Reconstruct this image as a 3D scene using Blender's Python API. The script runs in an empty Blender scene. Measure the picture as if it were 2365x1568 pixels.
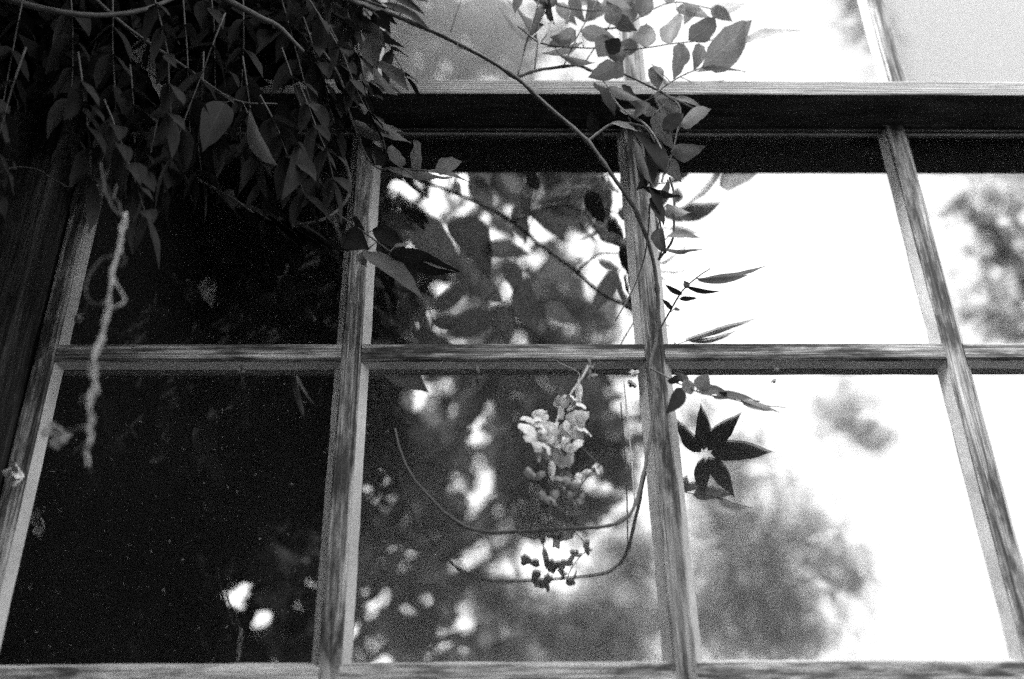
import bpy, math, random
import numpy as np
from mathutils import Vector, noise
random.seed(7)
rad = math.radians
SC = bpy.context.scene
COL = SC.collection

# ---------------------------------------------------------------- camera
CAM = Vector((0.1876, -1.6585, -0.8051))
PITCH, YAW, ROLL = 0.6747, -0.0304, -0.0200
_f = Vector((-math.sin(YAW)*math.cos(PITCH), math.cos(YAW)*math.cos(PITCH), math.sin(PITCH)))
_r = Vector((math.cos(YAW), math.sin(YAW), 0))
_u = _r.cross(_f)
R3 = _r*math.cos(ROLL) + _u*math.sin(ROLL)
U3 = -_r*math.sin(ROLL) + _u*math.cos(ROLL)
F3 = _f
cam_d = bpy.data.cameras.new('camera'); cam = bpy.data.objects.new('camera', cam_d); COL.objects.link(cam)
from mathutils import Matrix
cam.matrix_world = Matrix(((R3.x, U3.x, -F3.x, CAM.x), (R3.y, U3.y, -F3.y, CAM.y), (R3.z, U3.z, -F3.z, CAM.z), (0, 0, 0, 1)))
cam_d.lens = 50; cam_d.sensor_width = 36; cam_d.clip_start = 0.02; cam_d.clip_end = 500
cam_d.dof.use_dof = True; cam_d.dof.focus_distance = 2.13; cam_d.dof.aperture_fstop = 2.0
SC.camera = cam

# ---------------------------------------------------------------- world, sun, exposure
w = bpy.data.worlds.new('World'); SC.world = w; w.use_nodes = True
nt = w.node_tree; nt.nodes.clear()
sky = nt.nodes.new('ShaderNodeTexSky'); sky.sky_type = 'NISHITA'; sky.sun_disc = False
SUN_EL, SUN_AZ = rad(58), rad(222)            # azimuth clockwise from +Y
sky.sun_elevation = SUN_EL; sky.sun_rotation = SUN_AZ
sky.dust_density = 2.0; sky.air_density = 1.5; sky.ozone_density = 1
bw = nt.nodes.new('ShaderNodeRGBToBW'); bg = nt.nodes.new('ShaderNodeBackground'); wo = nt.nodes.new('ShaderNodeOutputWorld')
nt.links.new(sky.outputs[0], bw.inputs[0]); nt.links.new(bw.outputs[0], bg.inputs[0]); nt.links.new(bg.outputs[0], wo.inputs[0])
bg.inputs[1].default_value = 0.15
sd = bpy.data.lights.new('sun', 'SUN'); sd.energy = 2.4; sd.angle = rad(25); sd.color = (1, 1, 1)
so = bpy.data.objects.new('sun', sd); COL.objects.link(so)
sdir = Vector((math.sin(SUN_AZ)*math.cos(SUN_EL), math.cos(SUN_AZ)*math.cos(SUN_EL), math.sin(SUN_EL)))
so.rotation_euler = sdir.to_track_quat('Z', 'Y').to_euler(); so.location = (1, -4, 4)
SC.view_settings.view_transform = 'Standard'; SC.view_settings.look = 'None'
SC.view_settings.gamma = 1; SC.view_settings.exposure = 2.7
SC.render.film_transparent = False
SC.cycles.max_bounces = 8; SC.cycles.transparent_max_bounces = 16
SC.cycles.use_denoising = False; SC.cycles.use_adaptive_sampling = False; SC.cycles.sample_clamp_indirect = 4

# ---------------------------------------------------------------- measuring helpers
W0, H0, FPX = 2364.0, 1568.0, 50/36*2364
TG = 0.022                                     # the glass lies 22 mm behind the frame's face
def ray(px, py):
    return (R3*((px-W0/2)/FPX) + U3*(-(py-H0/2)/FPX) + F3)
def P(px, py, off=0.0):                        # point of that sight line, off metres in front of the frame
    d = ray(px, py); t = (-off-CAM.y)/d.y
    return CAM + d*t
def V(px, py, off):                            # place whose mirror image in the panes lies on that sight line
    q = P(px, py, -(2*TG+off)); q.y = 2*TG - q.y
    return q
def to_px(p):
    d = p-CAM; z = d.dot(F3)
    return (W0/2+FPX*d.dot(R3)/z, H0/2-FPX*d.dot(U3)/z, z)

# ---------------------------------------------------------------- materials
def mat(name):
    m = bpy.data.materials.new(name); m.use_nodes = True; m.node_tree.nodes.clear()
    return m, m.node_tree.nodes, m.node_tree.links
def out(N, L, s):
    o = N.new('ShaderNodeOutputMaterial'); L.new(s, o.inputs[0]); return o
def coords(N, L, scale, src='Object'):
    tc = N.new('ShaderNodeTexCoord'); mp = N.new('ShaderNodeMapping'); mp.inputs['Scale'].default_value = scale
    L.new(tc.outputs[src], mp.inputs[0]); return mp.outputs[0]
def nz(N, L, vec, sc, det=4, ro=.6, dist=0):
    n = N.new('ShaderNodeTexNoise'); n.inputs['Scale'].default_value = sc; n.inputs['Detail'].default_value = det
    n.inputs['Roughness'].default_value = ro; n.inputs['Distortion'].default_value = dist
    L.new(vec, n.inputs['Vector']); return n.outputs[0]
def ramp(N, L, fac, stops):
    r = N.new('ShaderNodeValToRGB'); L.new(fac, r.inputs[0])
    while len(r.color_ramp.elements) < len(stops): r.color_ramp.elements.new(.5)
    for e, (p, v) in zip(r.color_ramp.elements, stops): e.position = p; e.color = (v, v, v, 1)
    return r.outputs[0]
def mul(N, L, a, b, op='MULTIPLY'):
    m = N.new('ShaderNodeMath'); m.operation = op
    for i, x in enumerate((a, b)):
        if isinstance(x, (int, float)): m.inputs[i].default_value = x
        else: L.new(x, m.inputs[i])
    return m.outputs[0]
def bump(N, L, h, s, d=.002):
    b = N.new('ShaderNodeBump'); b.inputs['Strength'].default_value = s; b.inputs['Distance'].default_value = d
    L.new(h, b.inputs['Height']); return b.outputs[0]

def wood(name, axis, lo, hi, swirl=0.0):
    """weathered grained timber, grain along the axis; dark stains where the finish has worn"""
    m, N, L = mat(name)
    s = [150, 150, 150]; s[axis] = 3.5
    g = nz(N, L, coords(N, L, s), 1, 5, .65, swirl)
    s2 = [620, 620, 620]; s2[axis] = 12
    fine = nz(N, L, coords(N, L, s2), 1, 3, .7)
    s3 = [26, 26, 26]; s3[axis] = 5
    st = ramp(N, L, nz(N, L, coords(N, L, s3), 1, 5, .7), [(.42, .16), (.55, 1.0)])
    c = ramp(N, L, g, [(.34, lo), (.5, (lo+hi)/2), (.66, hi)])
    c = mul(N, L, c, ramp(N, L, fine, [(.40, .28), (.54, 1.0)]))
    c = mul(N, L, c, st)
    s4 = [260, 260, 260]; s4[axis] = 2.5
    c = mul(N, L, c, ramp(N, L, nz(N, L, coords(N, L, s4), 1, 2, .5), [(.29, .12), (.36, 1.0)]))
    p = N.new('ShaderNodeBsdfPrincipled'); p.inputs['Roughness'].default_value = .75
    p.inputs['Specular IOR Level'].default_value = .3
    L.new(c, p.inputs['Base Color'])
    L.new(bump(N, L, mul(N, L, g, mul(N, L, fine, .6), 'ADD'), .8, .0012), p.inputs['Normal'])
    out(N, L, p.outputs[0]); return m
WOOD_V = wood('weathered_oak_upright', 2, .06, .62)
WOOD_H = wood('weathered_oak_rail', 0, .07, .68)
WOOD_B = wood('weathered_oak_beam', 0, .08, .34, .6)
WOOD_P = wood('post_timber_shade_toned', 2, .01, .08)  # shade on the left post put into a darker wood colour
WORN = wood('worn_pale_arris', 2, .35, .62)
WOOD_D = wood('shade_dark_timber', 0, .012, .05)  # shade under the beam put into a near-black wood colour
def beam_face():
    m, N, L = mat('oak_beam_face')               # flowing cathedral grain
    mp = coords(N, L, (2.2, 30, 30)); g0 = nz(N, L, mp, 1.1, 3, .5, 1.2)
    wv = N.new('ShaderNodeTexWave'); wv.wave_type = 'BANDS'; wv.bands_direction = 'Z'
    wv.inputs['Scale'].default_value = 1.6; wv.inputs['Distortion'].default_value = 5; wv.inputs['Detail'].default_value = 2
    wv.inputs['Detail Scale'].default_value = 1.4
    L.new(coords(N, L, (2.2, 38, 38)), wv.inputs['Vector'])
    c = ramp(N, L, wv.outputs[1], [(.12, .04), (.38, .22), (.7, .50)])
    c = mul(N, L, c, ramp(N, L, nz(N, L, coords(N, L, (14, 500, 500)), 1, 3, .7), [(.35, .62), (.55, 1)]))
    c = mul(N, L, c, ramp(N, L, g0, [(.3, .7), (.6, 1)]))
    p = N.new('ShaderNodeBsdfPrincipled'); p.inputs['Roughness'].default_value = .8
    L.new(c, p.inputs['Base Color']); L.new(bump(N, L, wv.outputs[1], .3, .001), p.inputs['Normal'])
    out(N, L, p.outputs[0]); return m
WOOD_S = wood('light_toned_oak_rail', 0, .28, .8)  # bright light on the bottom rail put into a paler colour
BEAM_FACE = beam_face()
def putty_mat():
    m, N, L = mat('aged_putty')
    a = ramp(N, L, nz(N, L, coords(N, L, (9, 9, 9)), 1, 5, .6), [(.3, .36), (.6, .52)])
    c = mul(N, L, a, ramp(N, L, nz(N, L, coords(N, L, (190, 190, 190)), 1, 4, .7), [(.30, .55), (.42, 1)]))
    p = N.new('ShaderNodeBsdfPrincipled'); p.inputs['Roughness'].default_value = .7
    L.new(c, p.inputs['Base Color']); L.new(bump(N, L, nz(N, L, coords(N, L, (60, 60, 60)), 1, 5, .6), .35, .002), p.inputs['Normal'])
    out(N, L, p.outputs[0]); return m
PUTTY = putty_mat()
def glass(name, R, film_amt, dlo=.3, dhi=.75, flare_veil=0.0):
    m, N, L = mat(name)
    tr = N.new('ShaderNodeBsdfTransparent'); tr.inputs[0].default_value = (.82, .82, .82, 1)
    gl = N.new('ShaderNodeBsdfGlossy'); gl.inputs['Roughness'].default_value = .012; gl.inputs[0].default_value = (1, 1, 1, 1)
    df = N.new('ShaderNodeBsdfDiffuse'); df.inputs[0].default_value = (.55, .55, .55, 1)
    mp = coords(N, L, (1, 1, 1))
    L.new(bump(N, L, nz(N, L, mp, 7, 2, .4), .10, .004), gl.inputs['Normal'])
    mx = N.new('ShaderNodeMixShader'); L.new(tr.outputs[0], mx.inputs[1]); L.new(gl.outputs[0], mx.inputs[2])
    fr = N.new('ShaderNodeLayerWeight'); fr.inputs[0].default_value = .25
    L.new(mul(N, L, mul(N, L, fr.outputs['Fresnel'], .9), R, 'ADD'), mx.inputs[0])
    m2 = N.new('ShaderNodeMixShader'); L.new(mx.outputs[0], m2.inputs[1]); L.new(df.outputs[0], m2.inputs[2])
    film = ramp(N, L, nz(N, L, mp, 4, 4, .6), [(.3, dlo), (.7, dhi)])
    spec = ramp(N, L, nz(N, L, mp, 160, 2, .5), [(.70, 0), (.78, 1)])
    fac = mul(N, L, mul(N, L, film, film_amt), mul(N, L, spec, .28), 'ADD')
    if flare_veil:  # lens-flare veil painted as a milky film, denser towards the bottom
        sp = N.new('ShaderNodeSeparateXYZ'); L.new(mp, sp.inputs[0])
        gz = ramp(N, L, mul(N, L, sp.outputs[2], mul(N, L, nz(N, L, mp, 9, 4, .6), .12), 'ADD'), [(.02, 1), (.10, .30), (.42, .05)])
        fac = mul(N, L, fac, mul(N, L, gz, flare_veil), 'ADD')
    L.new(fac, m2.inputs[0]); out(N, L, m2.outputs[0]); return m
G_STD = glass('old_window_glass', .27, .012)
G_LOW = glass('flare_veiled_glass', .27, .03, flare_veil=.22)
G_GREY = glass('grey_filmed_glass', .2, .5, .45, .8)  # stronger grey diffuse film over the whole pane
G_PALE = glass('pale_filmed_glass', .08, .34, .8, .95)
def leafmat(name, v, tr=.35, hi=1.5, spec=.35):
    m, N, L = mat(name)
    uv = N.new('ShaderNodeUVMap'); sp = N.new('ShaderNodeSeparateXYZ'); L.new(uv.outputs[0], sp.inputs[0])
    d = mul(N, L, mul(N, L, sp.outputs[1], -.5, 'ADD'), 1.0); ab = N.new('ShaderNodeMath'); ab.operation = 'ABSOLUTE'; L.new(d, ab.inputs[0])
    ph = mul(N, L, mul(N, L, sp.outputs[0], 9.0), mul(N, L, ab.outputs[0], 7.0), 'SUBTRACT')
    fr = N.new('ShaderNodeMath'); fr.operation = 'PINGPONG'; L.new(ph, fr.inputs[0]); fr.inputs[1].default_value = .5
    vein = ramp(N, L, fr.outputs[0], [(0, 1.25), (.12, 1.0), (1, .95)])
    mid = ramp(N, L, ab.outputs[0], [(.0, 1.5), (.035, 1.0)])
    oi = N.new('ShaderNodeObjectInfo')
    rv = ramp(N, L, oi.outputs['Random'], [(0, .7), (1, hi)])
    bl = ramp(N, L, nz(N, L, coords(N, L, (1, 1, 1)), 45, 4, .6), [(.3, .75), (.7, 1.15)])
    c = mul(N, L, mul(N, L, mul(N, L, vein, mid), mul(N, L, rv, bl)), v)
    p = N.new('ShaderNodeBsdfPrincipled'); p.inputs['Roughness'].default_value = .55; p.inputs['Specular IOR Level'].default_value = spec
    L.new(c, p.inputs['Base Color'])
    L.new(bump(N, L, fr.outputs[0], .25, .001), p.inputs['Normal'])
    t = N.new('ShaderNodeBsdfTranslucent'); L.new(mul(N, L, c, 1.3), t.inputs[0])
    mx = N.new('ShaderNodeMixShader'); mx.inputs[0].default_value = tr
    L.new(p.outputs[0], mx.inputs[1]); L.new(t.outputs[0], mx.inputs[2]); out(N, L, mx.outputs[0]); return m
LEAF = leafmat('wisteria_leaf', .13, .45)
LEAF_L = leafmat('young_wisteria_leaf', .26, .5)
LEAF_D = leafmat('shaded_wisteria_leaf', .03, .12, spec=.05)  # darker copy of the leaf, with shade put into its colour
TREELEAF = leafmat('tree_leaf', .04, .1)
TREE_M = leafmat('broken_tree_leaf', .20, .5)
TREE_P = leafmat('haze_toned_tree_leaf', .40, .6)  # veiling haze over the mirrored trees put into a paler leaf colour
def plain(name, v, rough=.8, var=.4, sc=60):
    m, N, L = mat(name)
    c = ramp(N, L, nz(N, L, coords(N, L, (1, 1, 1)), sc, 4, .6), [(.3, v*(1-var)), (.7, v*(1+var))])
    p = N.new('ShaderNodeBsdfPrincipled'); p.inputs['Roughness'].default_value = rough
    L.new(c, p.inputs['Base Color']); L.new(bump(N, L, nz(N, L, coords(N, L, (1, 1, 1)), sc*4, 3, .6), .4, .001), p.inputs['Normal'])
    out(N, L, p.outputs[0]); return m
STEM = plain('vine_stem_bark', .10, .7, .35, 120)
STEM_L = plain('pale_dry_stem', .42, .8, .35, 150)
PETAL = plain('faded_petal', .72, .7, .3, 130)
DRY = plain('dried_flower', .22, .8, .5, 150)
BARK = plain('tree_bark', .10, .9, .5, 8)
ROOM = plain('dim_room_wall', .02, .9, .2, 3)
GROUND = plain('dark_garden_soil', .02, .95, .4, 2)
WALL = plain('lime_render', .22, .9, .3, 6)

# ---------------------------------------------------------------- mesh helpers
def link(name, me, m, parent=None):
    o = bpy.data.objects.new(name, me); COL.objects.link(o)
    if m: me.materials.append(m)
    if parent is not None: o.parent = parent
    return o
def mesh(name, vs, fs, m, parent=None, smooth=False, uvs=None):
    me = bpy.data.meshes.new(name); me.from_pydata([tuple(v) for v in vs], [], fs); me.update()
    if smooth: me.polygons.foreach_set('use_smooth', [True]*len(fs))
    if uvs is not None:
        ul = me.uv_layers.new(name='UVMap')
        for lp in me.loops: ul.data[lp.index].uv = uvs[lp.vertex_index]
    return link(name, me, m, parent)
def tag(o, label=None, cat=None, group=None, kind=None):
    if label: o['label'] = label
    if cat: o['category'] = cat
    if group: o['group'] = group
    if kind or cat: o['kind'] = kind or 'thing'
    return o
def empty(name, label, cat, loc=(0, 0, 0), group=None):
    o = bpy.data.objects.new(name, None); COL.objects.link(o); o.location = loc; o.empty_display_size = .05
    return tag(o, label, cat, group)
def beam(name, axis, a, b, prof, m, parent, jit=.0008, seg=.02, seed=0, worn=()):
    """extrude a closed profile along x (axis 0) or z (axis 2) with slightly uneven, worn edges"""
    n = max(2, int((b-a)/seg)); vs, fs = [], []; k = len(prof)
    for i in range(n+1):
        t = a+(b-a)*i/n
        for j, (p, q) in enumerate(prof):
            dn = noise.noise_vector(Vector((t*14+seed*9.1, j*3.7, seed)))*jit
            vs.append((t, p+dn.x, q+dn.y) if axis == 0 else (p+dn.x, q+dn.y, t))
    for i in range(n):
        for j in range(k):
            j2 = (j+1) % k; A, B, C_, D = i*k+j, i*k+j2, (i+1)*k+j2, (i+1)*k+j
            fs.append((A, B, C_, D))
    fs.append(tuple(range(k))[::-1]); fs.append(tuple(n*k+j for j in range(k)))
    o = mesh(name, vs, fs, m, parent)
    me = o.data
    if worn:
        me.materials.append(WORN)
        for i in range(n):
            for j in worn: me.polygons[i*k+j].material_index = 1
    import bmesh
    bm = bmesh.new(); bm.from_mesh(me); bmesh.ops.recalc_face_normals(bm, faces=bm.faces); bm.to_mesh(me); bm.free()
    return o
def ch(x0, x1, y0, y1, c=.0018):               # a rectangle profile with nibbled front corners
    return [(x0+c, y0), (x1-c, y0), (x1, y0+c), (x1, y1), (x0, y1), (x0, y0+c)]
def tube(name, pts, r0, r1, m, parent=None, sub=5, n=6, jit=.0, seed=0, knots=0.0):
    """smooth tube through the points (Catmull-Rom), radius from r0 to r1"""
    P_ = [Vector(p) for p in pts]; P_ = [P_[0]*2-P_[1]]+P_+[P_[-1]*2-P_[-2]]
    cs = []
    for i in range(1, len(P_)-2):
        for s in range(sub):
            t = s/sub; a, b, c, d = P_[i-1:i+3]
            cs.append(.5*((2*b)+(c-a)*t+(2*a-5*b+4*c-d)*t*t+(3*b-a-3*c+d)*t**3))
    cs.append(P_[-2]); vs, fs = [], []
    up = Vector((.3, .8, .5)).normalized(); L_ = len(cs)
    for i, c in enumerate(cs):
        tn = (cs[min(i+1, L_-1)]-cs[max(i-1, 0)]).normalized()
        a = tn.cross(up); a = a.normalized() if a.length > 1e-4 else tn.orthogonal().normalized(); b = tn.cross(a)
        up = b.cross(tn)*1.0 if False else up
        r = r0+(r1-r0)*i/(L_-1)
        r *= 1+knots*max(0, noise.noise(Vector((i*.9, seed*3.3, 0))))
        if jit: c = c+noise.noise_vector(Vector((i*.45, seed*7.7, 1.3)))*jit
        for k in range(n):
            th = 2*math.pi*k/n; vs.append(c+a*(r*math.cos(th))+b*(r*math.sin(th)))
    for i in range(L_-1):
        for k in range(n):
            k2 = (k+1) % n; fs.append((i*n+k, i*n+k2, (i+1)*n+k2, (i+1)*n+k))
    fs.append(tuple(range(n))[::-1]); fs.append(tuple((L_-1)*n+k for k in range(n)))
    return mesh(name, vs, fs, m, parent, True)
def ptube(name, pl, r0, r1, m, parent=None, **kw):      # pl: (px, py, off)
    return tube(name, [P(*q) for q in pl], r0, r1, m, parent, **kw)

def leaf_geo(base, tip, wid, nrm, curl=.12, fold=.25, wave=.10, seed=0, nu=9, nv=4, droop=0.0, rnd=False):
    ax = tip-base; Ln = ax.length; ax = ax/Ln
    nrm = (nrm-ax*nrm.dot(ax)).normalized(); sd_ = ax.cross(nrm)
    vs, uv, fs = [], [], []
    sk = random.Random(seed); bend = sk.uniform(-.08, .08)
    for i in range(nu+1):
        u = i/nu
        wv = (math.sin(math.pi*min(1, u**.72))**.85)*(1-.15*u) if 0 < u < 1 else 0
        if u > .82: wv *= .55+.45*(1-u)/.18*1.0
        if rnd: wv = math.sin(math.pi*min(.97, u*.86+.04))**.45
        wv = max(wv, .02)
        cz = -curl*(u-.3)**2*Ln - droop*Ln*u*u
        cb = bend*math.sin(math.pi*u)*Ln
        for j in range(nv+1):
            v = j/nv*2-1
            e = 1+wave*1.4*noise.noise(Vector((u*5+seed*1.7, (1 if v > 0 else -1)*3.1, seed*.37))) if abs(v) > .9 else 1
            h = wid/2*wv*v*e
            z = cz + fold*abs(h) + (wave*wid*.6*noise.noise(Vector((u*4.3+seed, v*1.4, seed*.61))))*abs(v)
            vs.append(base+ax*(u*Ln)+sd_*(h+cb)+nrm*z); uv.append((u, j/nv))
    for i in range(nu):
        for j in range(nv):
            a = i*(nv+1)+j; fs.append((a, a+1, a+nv+2, a+nv+1))
    return vs, fs, uv
_ls = [0]
def leaf(parent, b, t, wpx, m=LEAF, off=.1, offt=None, ratio=.46, name='leaflet', label=None, mir=False, **kw):
    """leaflet between two sight lines; narrow ones are real-width leaves turned edge-on"""
    _ls[0] += 1
    if offt is None: offt = off+random.uniform(-.012, .012)
    f = V if mir else P
    if mir:
        while max(to_px(V(b[0], b[1], off))[1], to_px(V(t[0], t[1], off))[1]) > -40 and off < .9: off += .03; offt += .03
    B, T = f(b[0], b[1], off), f(t[0], t[1], offt)
    mid = (B+T)/2; eye = (CAM-mid).normalized()
    if mir: ey = Vector((CAM.x, 2*TG-CAM.y, CAM.z)); eye = (ey-mid).normalized()
    Ln = (T-B).length; dz = (mid-CAM).dot(F3)
    wv = wpx/FPX*dz; tw = max(wv, ratio*Ln*.9); ax = (T-B).normalized()
    face = (eye-ax*eye.dot(ax)).normalized()
    ang = math.acos(min(1, wv/tw))*(1 if _ls[0] % 2 else -1)
    q = Matrix.Rotation(ang, 3, ax); n = q @ face
    vs, fs, uv = leaf_geo(B, T, tw, n, seed=_ls[0], **kw)
    if parent.type == 'MESH' and not mir:                    # short stalk joining the leaflet to its stem
        q0 = min((v.co for v in parent.data.vertices), key=lambda c: (c-B).length_squared); gap = (q0-B).length
        if .0015 < gap < .05:
            d_ = (B-q0).normalized(); a_ = d_.orthogonal().normalized()*.0007; b_ = d_.cross(a_); k0 = len(vs)
            for q_ in (q0, B+ax*.002): vs += [q_+a_, q_+b_, q_-a_, q_-b_]; uv += [(0, .5)]*4
            fs += [(k0+i, k0+(i+1) % 4, k0+4+(i+1) % 4, k0+4+i) for i in range(4)]
    o = mesh(name, vs, fs, m, parent, True, uv)
    if label: o['label'] = label
    return o

# ---------------------------------------------------------------- setting
PI_ = 0.45; ZM, HF, ZT = 0.487, 0.028, 0.9905      # bay width; glazing bar height; underside of beam
HW = 0.0145; XL, XR = -PI_, 4*PI_
def box(name, x0, x1, y0, y1, z0, z1, m, parent=None):
    v = [(x, y, z) for x in (x0, x1) for y in (y0, y1) for z in (z0, z1)]
    f = [(0, 1, 3, 2), (4, 6, 7, 5), (0, 4, 5, 1), (2, 3, 7, 6), (0, 2, 6, 4), (1, 5, 7, 3)]
    return mesh(name, v, f, m, parent)
g = mesh('ground', [(-150, -150, -2.3), (150, -150, -2.3), (150, 150, -2.3), (-150, 150, -2.3)], [(0, 1, 2, 3)], GROUND); tag(g, kind='structure')
wl = box('house_wall', -5, 4.6, .0, .14, -2.3, -.1, WALL); tag(wl, 'rendered house wall below the timber window', 'wall')
wl = box('house_wall', -5, -.625, .0, .14, -.098, 2.6, WALL); tag(wl, 'rendered house wall left of the corner post', 'wall')
rm = box('room_back_wall', -5, 4.6, 2.4, 2.5, -2.3, 2.6, ROOM); tag(rm, kind='structure')
rm = box('room_side_wall', -.9, -.8, .16, 2.39, -2.29, 2.6, ROOM); tag(rm, kind='structure')
rm = box('room_side_wall', 4.4, 4.5, .16, 2.39, -2.29, 2.6, ROOM); tag(rm, kind='structure')
rm = box('room_ceiling', -5, 4.6, .06, 2.5, 2.61, 2.7, ROOM); tag(rm, kind='structure')

# main window, below the beam
win = empty('timber_window', 'large old timber window with square panes below the dark beam', 'window', (0, 0, 0))
for k in range(-1, 5):
    x = k*PI_
    beam('mullion', 2, -.0985, ZT, ch(x-HW, x+HW, 0, .045, .0024), WOOD_V, win, seed=k+3, worn=(1, 5))
for r, (z0, z1, y0) in enumerate(((-.10, 0, .0), (ZM, ZM+HF, .0006))):
    for k in range(-1, 4):
        if r == 0: continue
        xa, xb = k*PI_+HW+.0006, (k+1)*PI_-HW-.0006
        beam('glazing_bar', 0, xa, xb, ch(y0, .045, z0, z1)[::1] if False else [(y0+.0015, z0), (y0, z0+.0015), (y0, z1-.0015), (y0+.0015, z1), (.045, z1), (.045, z0)], WOOD_H, win, seed=r*7+k)
beam('bottom_rail', 0, XL-HW-.02, XR+HW, [(.001, -.098), (.001, -.004), (.004, -.0005), (.044, -.0005), (.044, -.098)], WOOD_S, win, seed=77)
def putty_frame(x0, x1, z0, z1, wz0=.011, wz1=.0045, wx=.011, yg=TG-.0005, yf=.006, parent=None):
    """sloped putty bead round a pane, mitred at the corners: from (edge, yf) down to the glass"""
    vs, fs = [], []
    def ringpts(d0, d1, dx, y, n=14, j=.0006):
        c = [(x0+dx, z0+d0), (x1-dx, z0+d0), (x1-dx, z1-d1), (x0+dx, z1-d1)]; o = []
        for a in range(4):
            A, B = c[a], c[(a+1) % 4]
            for i in range(n):
                t = i/n; q = Vector((A[0]+(B[0]-A[0])*t, y, A[1]+(B[1]-A[1])*t))
                if 0 < i: q += noise.noise_vector(q*22+Vector((y*900, 0, 0)))*j
                o.append(q)
        return o
    r1 = ringpts(-.001, -.001, -.001, yf); r2 = ringpts(wz0, wz1, wx, yg, j=.0011); n = len(r1)
    vs = r1+r2
    for i in range(n): fs.append((i, (i+1) % n, n+(i+1) % n, n+i))
    return mesh('putty_bead', vs, fs, PUTTY, parent)
def pane(x0, x1, z0, z1, m, parent, yg=TG, yf=.006, y_shift=0, **kw):
    o = box('glass_pane', x0-.006, x1+.006, yg, yg+.003, z0-.006, z1+.006, m, parent)
    putty_frame(x0, x1, z0, z1, parent=o, yg=yg-.0005, yf=yf, **kw); return o
for k in range(-1, 4):
    xa, xb = k*PI_+HW, (k+1)*PI_-HW
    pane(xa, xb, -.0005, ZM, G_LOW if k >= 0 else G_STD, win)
    pane(xa, xb, ZM+HF, ZT-.001, G_STD, win, wz1=.0015)

# beam between the lower and the upper window
BY = -.0705
bm_ = empty('transom_beam', 'thick horizontal oak beam with dark underside between lower and upper panes', 'beam', (.5, -.03, ZT))
bm_.location = (0, 0, 0)
XB0 = -.47
beam('beam_body', 0, XB0+.002, XR+.1, [(BY+.002, ZT), (TG+.03, ZT), (TG+.03, ZT+.03), (BY+.002, ZT+.03)], WOOD_D, bm_, seed=5)
beam('fascia', 0, XB0+.002, XR+.1, [(BY, ZT-.0006), (BY+.0018, ZT-.0006), (BY+.0018, ZT+.0312), (BY, ZT+.0312)], BEAM_FACE, bm_, seed=6, jit=.0003)
for yy in (.004, .012):
    beam('beading', 0, XB0+.01, XR, [(yy, ZT-.0035), (yy+.004, ZT-.0035), (yy+.004, ZT-.0002), (yy, ZT-.0002)], WOOD_D, bm_, seed=8)

# upper window
up = empty('upper_window', 'upper row of tall panes standing on top of the oak beam', 'window', (0, 0, 0))
YU = -.063; ZU = ZT+.0315
for k in range(-1, 5):
    x = k*PI_
    beam('mullion', 2, ZU, ZU+.75, ch(x-HW, x+HW, YU, YU+.045, .0024), WOOD_V, up, seed=k+23, worn=(1, 5))
for k in range(-1, 4):
    xa, xb = k*PI_+HW, (k+1)*PI_-HW
    pane(xa, xb, ZU, ZU+.75, {-1: G_STD, 0: G_GREY, 1: G_STD}.get(k, G_PALE), up, yg=YU+TG, yf=YU+.006)
beam('head_rail', 0, XL-HW, XR+HW, [(YU, ZU+.751), (YU+.1, ZU+.751), (YU+.1, ZU+.85), (YU, ZU+.85)], WOOD_H, up, seed=9)

# corner post at the left
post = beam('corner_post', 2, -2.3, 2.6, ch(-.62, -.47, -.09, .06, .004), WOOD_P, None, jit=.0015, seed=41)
tag(post, 'broad timber post in shade-darkened colour projecting at the left end of the window', 'post')
sill = beam('window_sill', 0, -.468, XR+.1, [(-.05, -.16), (-.05, -.125), (.0, -.1), (.045, -.1), (.045, -.16)], WOOD_H, None, seed=51)
tag(sill, 'weathered projecting sill board under the bottom rail', 'sill')

# ---------------------------------------------------------------- trees in the garden behind the camera (seen in the panes)
def far(px, py, dist, yg=TG):
    d = ray(px, py).normalized(); t = (yg-CAM.y)/d.y; p = CAM+d*t
    return p+Vector((d.x, -d.y, d.z))*(dist-t)
HOLES = [(540, 1362, 34, 32), (566, 1352, 14, 16), (550, 1400, 18, 18), (606, 1415, 18, 38), (622, 1450, 28, 28), (562, 1447, 10, 8), (484, 1318, 8, 16), (205, 1232, 9, 9), (212, 1252, 9, 9), (690, 1125, 9, 7), (741, 1035, 6, 16),
         (485, 1490, 14, 20), (350, 1480, 9, 12), (735, 462, 5, 5), (748, 475, 5, 8),
         (1015, 440, 88, 46), (1080, 470, 28, 16), (1190, 492, 30, 14), (1128, 468, 12, 12), (1320, 447, 12, 10), (1010, 545, 14, 22), (1335, 545, 75, 46), (1425, 520, 34, 95), (1400, 620, 50, 60), (1265, 588, 70, 22), (1285, 745, 26, 20), (1125, 545, 24, 50), (1205, 530, 60, 34), (1140, 605, 24, 14), (1020, 668, 28, 10), (1190, 660, 40, 50),
         (895, 1180, 32, 36), (868, 1140, 22, 22), (1115, 1140, 34, 60), (1048, 1115, 16, 28), (880, 1232, 12, 12), (1125, 1290, 32, 40), (1072, 1430, 20, 30), (905, 1120, 14, 30), (1270, 1290, 60, 50), (1375, 1120, 20, 30), (960, 910, 16, 26), (1090, 1000, 26, 60),
         (1085, 145, 10, 24), (990, 155, 10, 10)]
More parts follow.
